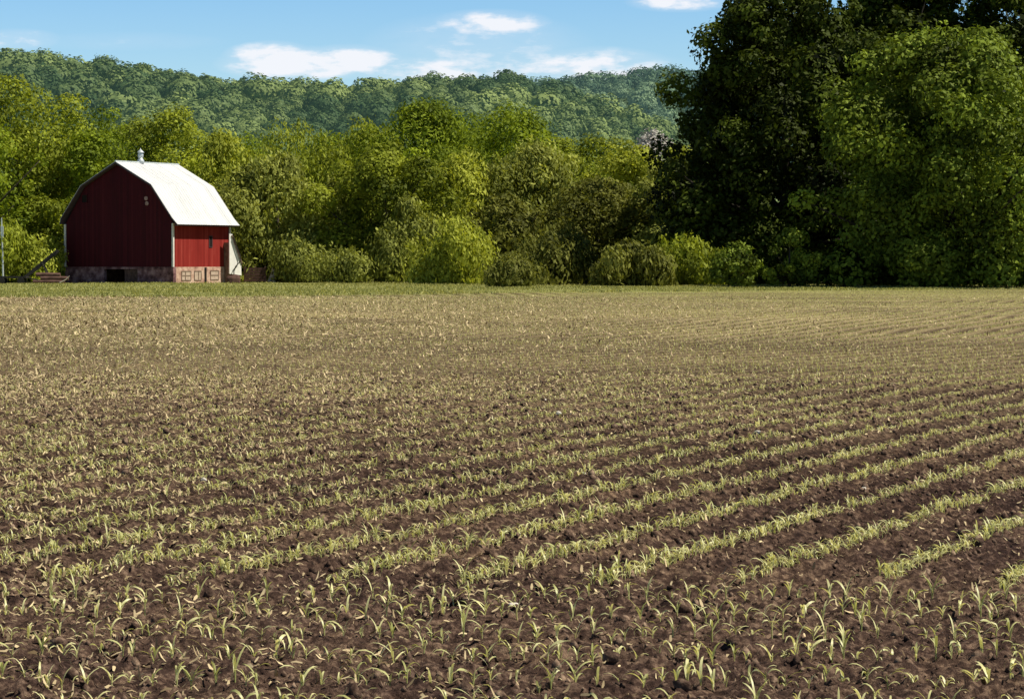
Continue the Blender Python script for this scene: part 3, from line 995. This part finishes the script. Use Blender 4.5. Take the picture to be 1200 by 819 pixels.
# ------------------------------------------------------------------ barn
AL = R(30)
W, L = 12.9, 8.9
Yn = 240.0
Pn = Vector((gx(203, Yn), Yn, 0))
ctr = Pn + Vector((-math.cos(AL), math.sin(AL), 0)) * W / 2 + Vector((math.sin(AL), math.cos(AL), 0)) * L / 2
barn = empty('barn', (ctr.x, ctr.y, -0.08), -AL, 'dark red gambrel barn with bright white metal roof and stone base', 'barn')
FZ, EZ, KZ, RZ = 1.65, 5.75, 9.25, 11.35
KX = 4.05
h, l = W / 2, L / 2
th = .18
g = [(-h, FZ), (h, FZ), (h, EZ), (KX, KZ), (0, RZ), (-KX, KZ), (-h, EZ)]
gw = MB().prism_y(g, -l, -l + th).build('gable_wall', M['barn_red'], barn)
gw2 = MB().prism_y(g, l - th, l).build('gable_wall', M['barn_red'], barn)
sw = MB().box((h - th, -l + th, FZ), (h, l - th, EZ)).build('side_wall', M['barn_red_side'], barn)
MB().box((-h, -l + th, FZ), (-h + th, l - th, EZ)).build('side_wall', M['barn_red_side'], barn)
# foundation with a wide dark doorway under the gable
f, f2 = MB(), MB()
o_ = .06
for a, b in ((-h - o_, -1.75), (2.3, h + o_)):
    f2.box((a, -l - o_, -.4), (b, -l + .4, FZ - .003))
f2.box((-1.75, -l - o_, FZ - .22), (2.3, -l + .4, FZ - .003))
f.box((h - .4, -l + .4, -.4), (h + o_ - .004, l + o_, FZ - .003))
f.box((-h - o_, -l + .4, -.4), (-h + .4, l + o_, FZ - .003))
f.box((-h + .4, l - .4, -.4), (h - .4, l + o_, FZ - .003))
f.build('foundation', M['stone'], barn)
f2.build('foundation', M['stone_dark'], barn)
MB().box((-h + .4, -l + .5, FZ + .01), (h - .4, l - .5, FZ + .1)).build('loft_floor', M['dark'], barn)
dr = MB()
for k in range(8):
    dr.box((.62 + k * .2, -l + .1, .02), (.80 + k * .2, -l + .15, FZ - .26))
dr.build('door', M['rust'], barn)
# roof: four slopes in one folded sheet with thickness
ov, oe = .45, .75
dx, dz = h - KX, KZ - EZ
ex, ez = h + oe, EZ - .12


def roof_profile(off):
    return [(-h - .22 - off * .6, ez + .1), (-h - .02 - off, EZ + .5), (-KX - off * .8, KZ + off * .6), (0, RZ + off * 1.1), (KX + off * .8, KZ + off * .6), (h + .02 + off, EZ + .5), (ex + off * .6, ez)]


# eaves kick out slightly: the lower slope ends in a short flare
up = roof_profile(.26)
lo = roof_profile(.20)
lo2 = roof_profile(.06)
rtop, rdeck = MB(), MB()
for i in range(6):
    for (p, q) in (((up[i], up[i + 1]), (lo[i], lo[i + 1])), ((lo[i], lo[i + 1]), (lo2[i], lo2[i + 1]))):
        rf = rtop if p[0] is up[i] else rdeck
        (ax_, az_), (bx_, bz_) = p
        (cx_, cz_), (dx_, dz_) = q
        rf.add([(ax_, -l - ov, az_), (bx_, -l - ov, bz_), (bx_, l + ov, bz_), (ax_, l + ov, az_),
                (cx_, -l - ov, cz_), (dx_, -l - ov, dz_), (dx_, l + ov, dz_), (cx_, l + ov, cz_)],
               [(0, 1, 2, 3), (7, 6, 5, 4), (0, 4, 5, 1), (2, 6, 7, 3), (0, 3, 7, 4), (1, 5, 6, 2)])
roof = rtop.build('roof', M['roof'], barn)
rdeck.build('roof_deck', M['roofedge'], barn)
# dark verge boards along the near gable
for sgn in (1, -1):
    vb = MB()
    for i in ((3, 4, 5) if sgn > 0 else (0, 1, 2)):
        a, b = (lo[i][0], lo[i][1] + .02), (lo[i + 1][0], lo[i + 1][1] + .02)
        vb.add([(a[0], -l - ov - .02, a[1] - .01), (b[0], -l - ov - .02, b[1] - .01), (b[0], -l - ov + .03, b[1] - .01), (a[0], -l - ov + .03, a[1] - .01),
                (a[0], -l - ov - .02, a[1] - .17), (b[0], -l - ov - .02, b[1] - .17), (b[0], -l - ov + .03, b[1] - .17), (a[0], -l - ov + .03, a[1] - .17)],
               [(0, 1, 2, 3), (7, 6, 5, 4), (0, 4, 5, 1), (2, 6, 7, 3), (0, 3, 7, 4), (1, 5, 6, 2)])
    vb.build('verge_board', M['roofedge'], barn)
MB().box((ex - .30, -l - ov + .04, ez - .14), (ex - .02, l + ov - .04, ez - .03)).build('gutter', M['roofedge'], barn)
# seams on the roof
rs_ = MB()
for k in range(12):
    yk = -l - ov + .5 + k * .8
    for i in (3, 4, 5):
        a, b = up[i], up[i + 1]
        rs_.tube([(a[0], yk, a[1] + .01), (b[0], yk, b[1] + .01)], .022, 4)
rs_.build('roof_seam', M['roof'], barn)
MB().tube([(0, -l - ov, RZ + .29), (0, l + ov, RZ + .29)], .09, 8).build('ridge_cap', M['metal'], barn)
for (cx, cy) in ((h + .02, -l - .02), (-h - .02, -l - .02), (h + .02, l + .02)):
    MB().box((cx - .09, cy - .09, FZ), (cx + .09, cy + .09, EZ - .02)).build('corner_board', M['white'], barn)


def window(parent_name, x, z, w_, h_, face, frame_m, pane_m, bars=()):
    """window on the gable ('g', x along) or the side ('s', y along)"""
    def bx(mb_, a0, a1, z0, z1, d0, d1):
        if face == 'g':
            mb_.box((a0, -l - d1, z0), (a1, -l - d0, z1))
        else:
            mb_.box((h + d0, a0, z0), (h + d1, a1, z1))
    d = .0 if z > FZ else o_
    fr = MB()
    b = .06
    bx(fr, x - w_ / 2 - b, x - w_ / 2, z - h_ / 2 - b, z + h_ / 2 + b, d - .03, d + .05)
    bx(fr, x + w_ / 2, x + w_ / 2 + b, z - h_ / 2 - b, z + h_ / 2 + b, d - .03, d + .05)
    bx(fr, x - w_ / 2, x + w_ / 2, z + h_ / 2, z + h_ / 2 + b, d - .03, d + .05)
    bx(fr, x - w_ / 2, x + w_ / 2, z - h_ / 2 - b, z - h_ / 2, d - .03, d + .05)
    for kind, p in bars:
        if kind == 'h':
            bx(fr, x - w_ / 2, x + w_ / 2, z + p * h_ - .04, z + p * h_ + .04, d - .02, d + .04)
        else:
            bx(fr, x + p * w_ - .04, x + p * w_ + .04, z - h_ / 2, z + h_ / 2, d - .02, d + .045)
    fo = fr.build('window', frame_m, barn)
    pn = MB()
    bx(pn, x - w_ / 2, x + w_ / 2, z - h_ / 2, z + h_ / 2, d - .03, d + .012)
    pn.build('pane', pane_m, fo)


s2y = lambda px: -l + (px - 203) / 67 * L
window('w', s2y(217.5), .82, 1.35, .8, 's', M['timber'], M['pane'], (('h', .0), ('v', -.1)))
window('w', s2y(231), .82, 1.0, .8, 's', M['timber'], M['pane'], (('v', .1),))
window('w', s2y(251), .85, 1.2, .8, 's', M['timber'], M['pane'], (('h', .0),))
MB().box((h + o_ - .02, s2y(239), .05), (h + o_ + .02, s2y(241.5), FZ - .05)).build('slot_door', M['dark'], barn)
window('w', s2y(247), 4.05, .42, 1.0, 's', M['roofedge'], M['dark'])
gxl = lambda px: h - (203 - px) / 126 * W
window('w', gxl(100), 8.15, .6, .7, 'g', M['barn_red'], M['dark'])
# owl holes: two pale round openings, one over the other
for dx_, dz_ in ((0, 8.1), (.1, 7.62)):
    pts = [(gxl(172.5) + dx_ + .20 * math.cos(k * math.pi / 6), dz_ + .20 * math.sin(k * math.pi / 6)) for k in range(12)]
    MB().prism_y(pts, -l - .06, -l + .02).build('owl_hole', M['faded'], barn)
# ridge ventilator
vent = empty('tmp', (0, 0, 0))
bpy.data.objects.remove(vent)
vb = MB().lathe([(.36, 0), (.34, .3), (.22, .42), (.22, .5)], 16, (0, -l + 3.4, RZ + .22)).build('ventilator', M['metal'], barn, True)
MB().lathe([(.22, .5), (.27, .65), (.28, .8), (.24, .95), (.2, 1.0)], 16, (0, -l + 3.4, RZ + .22)).build('turbine', M['metal'], vb, True)
MB().lathe([(.36, 1.0), (.32, 1.08), (.12, 1.28), (.03, 1.34), (.02, 1.45)], 16, (0, -l + 3.4, RZ + .22)).build('cap', M['metal'], vb, True)


# ------------------------------------------------------------------ things round the barn
def local(u, v):
    """barn floor coordinates -> world"""
    return ctr + Vector((math.cos(AL), -math.sin(AL), 0)) * u + Vector((math.sin(AL), math.cos(AL), 0)) * v


# white sheeted lean-to at the far corner
p = Vector((gx(273.5, 246.5), 246.5, 0))
lt = empty('lean_to', p, R(44), 'white sheeted lean-to sloping down from the far right corner of the barn', 'shed')
mb = MB()
mb.prism_y([(-.45, 0.9), (1.0, 0.75), (.95, 2.0), (.45, 3.6), (-.1, 4.7), (-.45, 4.75)], 0, .12)
mb.build('sheeting', M['sheet'], lt)
mb = MB()
mb.tube([(-.2, -.08, 4.6), (.35, -.08, 3.4), (.85, -.08, 2.2), (1.0, -.08, 1.9)], .07, 6)
mb.build('edge_rail', M['timber'], lt)
mb = MB()
mb.box((-.4, .2, 0), (-.28, 2.5, 3.9))
mb.box((.8, .2, 0), (.92, 2.5, 1.8))
mb.build('post', M['timber'], lt)
hs = MB()
pts = [(-.1, -.2, 4.4), (.35, -.22, 3.3), (.72, -.24, 2.5), (.62, -.24, 2.05), (.1, -.24, 1.6), (-.12, -.24, 1.1), (-.05, -.22, .5), (.1, -.2, .1)]
hs.tube([Matrix.Rotation(R(44), 3, 'Z') @ Vector(q) for q in pts], .055, 6)
tag(hs.build('feed_pipe', M['black']), 'thin dark pipe curving down in front of the white lean-to', 'pipe').location = p
V, Fq = ico(5, 3, .18, .55)
tag(link('soil_heap', np_mesh('soil_heap', V * .85, Fq, smooth=True), M['rust'], loc=(gx(273, 243), 243, .28)), 'small reddish brown heap at the foot of the white lean-to', 'heap')
# low pen of brown boards and its pale gate posts
pen = empty('board_pen', (gx(299, 252), 252, 0), 0, 'low brown board pen just right of the barn', 'fence')
mb = MB()
for k in range(5):
    mb.box((-1.1, -.03, .12 + k * .28), (1.1, .03, .36 + k * .28))
mb.build('boards', M['rust'], pen)
for xx in (-1.0, 0, 1.0):
    MB().box((xx - .06, .035, -.2), (xx + .06, .16, 1.62)).build('post', M['timber'], pen)
for px, hh, tilt, lab in ((315, 1.15, .35, 'pale leaning post, left of the two right of the brown pen'), (321, 1.5, -.04, 'pale upright post, right of the two beside the brown pen')):
    q = MB().tube([(0, 0, -.3), (.02, 0, hh * .6), (.0, 0, hh)], [.19, .17, .14], 8).build('post', M['pale'])
    q.name = 'fence_post'
    q.location = (gx(px, 251), 251, 0)
    q.rotation_euler.y = tilt
    tag(q, lab, 'post')
# leaning conveyor left of the barn
cv = empty('conveyor', (gx(48, 240), 240, 0), 0, 'dark farm conveyor leaning upward toward the barn on its left side', 'conveyor')
a, b = Vector((-1.75, 0, .35)), Vector((1.6, .2, 3.1))
d = (b - a).normalized()
nrm = Vector((-d.z, 0, d.x))
for side in (-.22, .22):
    mb = MB()
    s_ = Vector((0, side, 0))
    mb.add([a + s_ - nrm * .15, b + s_ - nrm * .15, b + s_ + nrm * .15, a + s_ + nrm * .15, a + s_ * 1.2 - nrm * .15, b + s_ * 1.2 - nrm * .15, b + s_ * 1.2 + nrm * .15, a + s_ * 1.2 + nrm * .15],
           [(0, 1, 2, 3), (7, 6, 5, 4), (0, 4, 5, 1), (2, 6, 7, 3), (0, 3, 7, 4), (1, 5, 6, 2)])
    mb.build('rail', M['black'], cv)
mb = MB()
for k in range(12):
    q = a.lerp(b, (k + .5) / 12)
    mb.box((q.x - .05, -.2, q.z - .02), (q.x + .05, .2 + .1 * k / 12, q.z + .03))
mb.build('belt', M['black'], cv)
MB().tube([(.2, -.3, 1.95), (.9, -.35, .3)], .06, 6).build('leg', M['black'], cv)
MB().tube([(.2, .35, 1.95), (.9, .4, .3)], .06, 6).build('leg', M['black'], cv)
for yy_ in (-.4, .45):
    wb = MB().tube([(.9, yy_ - .07, .32), (.9, yy_ + .07, .32)], .32, 16).build('wheel', M['black'], cv)
    MB().tube([(.9, yy_ - .09, .32), (.9, yy_ + .09, .32)], .12, 12).build('hub', M['rust'], wb)
# timber pile between the conveyor and the barn
for i, (px, z, lab) in enumerate(((58, .18, 'brown log at the bottom of the pile left of the barn'), (64, .52, 'middle log of the pile left of the barn'), (56, .84, 'top log of the pile left of the barn'))):
    c = gx(px, 238)
    lg = MB().tube([(-1.5 + i * .2, 0, 0), (0, .03, .03), (1.45 - i * .15, 0, 0)], [.2, .19, .17], 10).build('log', M['rust'])
    lg.location = (c, 238 + i * .08, z)
    tag(lg, lab, 'log')
st = MB().tube([(-.5, 0, 0), (.1, 0, .3), (.45, 0, .65)], [.05, .045, .03], 6).build('stick', M['pale'])
st.location = (gx(76, 236.5), 236.5, .1)
tag(st, 'pale broken stick leaning at the left foot of the barn', 'stick')
# metal pole at the far left
mp_ = empty('metal_pole', (gx(4, 242), 242, 0), 0, 'slim bluish metal pole at the left edge of the photo', 'pole')
MB().tube([(0, 0, -.3), (-.05, 0, 3), (-.12, 0, 6.2)], [.09, .075, .05], 8).build('shaft', M['metal'], mp_)
MB().box((-.2, -.08, 4.3), (.06, .06, 5.4)).build('box', M['metal'], mp_)
# dark cart at the left edge
ct_ = empty('flat_cart', (gx(16, 236), 236, 0), 0, 'low dark flat cart beneath the metal pole at the left edge', 'cart')
MB().box((-1.5, -.7, .55), (1.3, .7, .72)).build('deck', M['black'], ct_)
MB().tube([(1.3, 0, .6), (2.3, 0, .35)], .05, 6).build('drawbar', M['black'], ct_)
for xx in (-1.0, .8):
    for yy_ in (-.72, .72):
        MB().tube([(xx, yy_ - .07, .3), (xx, yy_ + .07, .3)], .32, 14).build('wheel', M['black'], ct_)

# ------------------------------------------------------------------ sky, sun, camera
EL, AZ = R(55), R(101)                     # azimuth clockwise from +Y
sd = Vector((math.sin(AZ) * math.cos(EL), math.cos(AZ) * math.cos(EL), math.sin(EL)))
sun = bpy.data.lights.new('sun', 'SUN')
sun.energy = 5.8
sun.angle = R(.5)
sun.color = (1.0, .93, .76)
so = bpy.data.objects.new('sun', sun)
so.rotation_euler = sd.to_track_quat('Z', 'Y').to_euler()
so.location = (60, -40, 80)
col.objects.link(so)

w = bpy.data.worlds.new('World')
sc.world = w
w.use_nodes = True
nt = w.node_tree
nt.nodes.clear()
out = nt.nodes.new('ShaderNodeOutputWorld')
bg = N(nt, 'Background', Strength=.085)
sky = nt.nodes.new('ShaderNodeTexSky')
sky.sky_type = 'NISHITA'
sky.sun_disc = False
sky.sun_elevation = EL
sky.sun_rotation = AZ
sky.air_density = 1.0
sky.dust_density = .3
sky.ozone_density = 2.0
tc = N(nt, 'TexCoord')
sp = N(nt, 'SeparateXYZ')
nt.links.new(tc.outputs['Generated'], sp.inputs[0])


def mth(op, a, b=None, c=None):
    n = N(nt, 'Math', operation=op)
    for i, v in enumerate((a, b, c)):
        if v is None:
            continue
        if isinstance(v, (int, float)):
            n.inputs[i].default_value = v
        else:
            nt.links.new(v, n.inputs[i])
    return n.outputs[0]


az = mth('DIVIDE', sp.outputs[0], sp.outputs[1])
el = mth('DIVIDE', sp.outputs[2], sp.outputs[1])
front = mth('GREATER_THAN', sp.outputs[1], 0.05)
cmb = N(nt, 'CombineXYZ')
nt.links.new(mth('MULTIPLY', az, 60), cmb.inputs[0])
nt.links.new(mth('MULTIPLY', el, 170), cmb.inputs[1])
nz = N(nt, 'TexNoise', Scale=1.0, Detail=8, Roughness=.6)
nt.links.new(cmb.outputs[0], nz.inputs['Vector'])
cl = None
#        px, py, rx, ry, strength
for px, py, rx, ry, st_ in [(352, 76, 104, 22, 1.1), (318, 68, 60, 20, 1.0), (410, 72, 75, 20, .9), (575, 30, 78, 19, .8), (560, 55, 140, 42, .4), (795, 4, 66, 13, .8),
                            (505, 84, 110, 20, .75), (690, 80, 110, 26, .8), (625, 84, 200, 30, .5), (20, 48, 60, 14, .5), (150, 50, 120, 12, .16), (1100, 40, 200, 20, .5), (-200, 20, 160, 22, .7)]:
    a_ = mth('DIVIDE', mth('SUBTRACT', az, (px - PX) / F), rx / F)
    b_ = mth('DIVIDE', mth('SUBTRACT', el, (PY - py) / F), ry / F)
    r2 = mth('ADD', mth('MULTIPLY', a_, a_), mth('MULTIPLY', b_, b_))
    v = mth('MULTIPLY', mth('MAXIMUM', mth('SUBTRACT', 1.0, r2), 0), st_)
    cl = v if cl is None else mth('MAXIMUM', cl, v)
raw = mth('ADD', cl, mth('MULTIPLY', mth('SUBTRACT', nz.outputs[0], .5), 2.6))
puff = mth('MINIMUM', mth('MAXIMUM', mth('MULTIPLY', mth('SUBTRACT', raw, .20), 1.6), 0), 1)
soft = mth('MULTIPLY', cl, mth('MULTIPLY', nz.outputs[0], .8))
cl = mth('MULTIPLY', mth('MINIMUM', mth('MAXIMUM', mth('MULTIPLY', puff, mth('MINIMUM', mth('MULTIPLY', cl, 1.6), .95)), soft), .95), front)
# general haze toward the horizon comes from the sky texture; tint to the photo's clear blue
tint = N(nt, 'MixRGB', blend_type='MULTIPLY')
tint.inputs[0].default_value = 1
tr_ = ramp(nt, sp.outputs[2], [(0.0, (.92, .95, 1.0)), (.035, (.80, .92, 1.02)), (.12, (.50, .76, 1.0)), (.4, (.17, .22, .26)), (1, (.10, .13, .15))])
tsc = N(nt, 'VectorMath', operation='SCALE')
nt.links.new(tr_, tsc.inputs[0])
tsc.inputs['Scale'].default_value = 1.66
nt.links.new(tsc.outputs[0], tint.inputs[2])
nt.links.new(sky.outputs[0], tint.inputs[1])
mx = N(nt, 'MixRGB')
nt.links.new(cl, mx.inputs[0])
nt.links.new(tint.outputs[0], mx.inputs[1])
mx.inputs[2].default_value = (10.8, 11.0, 11.6, 1)
nt.links.new(mx.outputs[0], bg.inputs[0])
nt.links.new(bg.outputs[0], out.inputs[0])

cam = bpy.data.cameras.new('camera')
cam.lens = 90
cam.sensor_width = 36
cam.clip_start = .5
cam.clip_end = 20000
co = bpy.data.objects.new('camera', cam)
co.location = (0, 0, HC)
co.rotation_euler = (R(90) - math.atan(102.5 / F), 0, 0)
col.objects.link(co)
sc.camera = co
sc.view_settings.view_transform = 'Standard'
sc.view_settings.look = 'None'
sc.view_settings.exposure = 0
sc.view_settings.gamma = 1
sc.cycles.max_bounces = 6
sc.cycles.transmission_bounces = 4
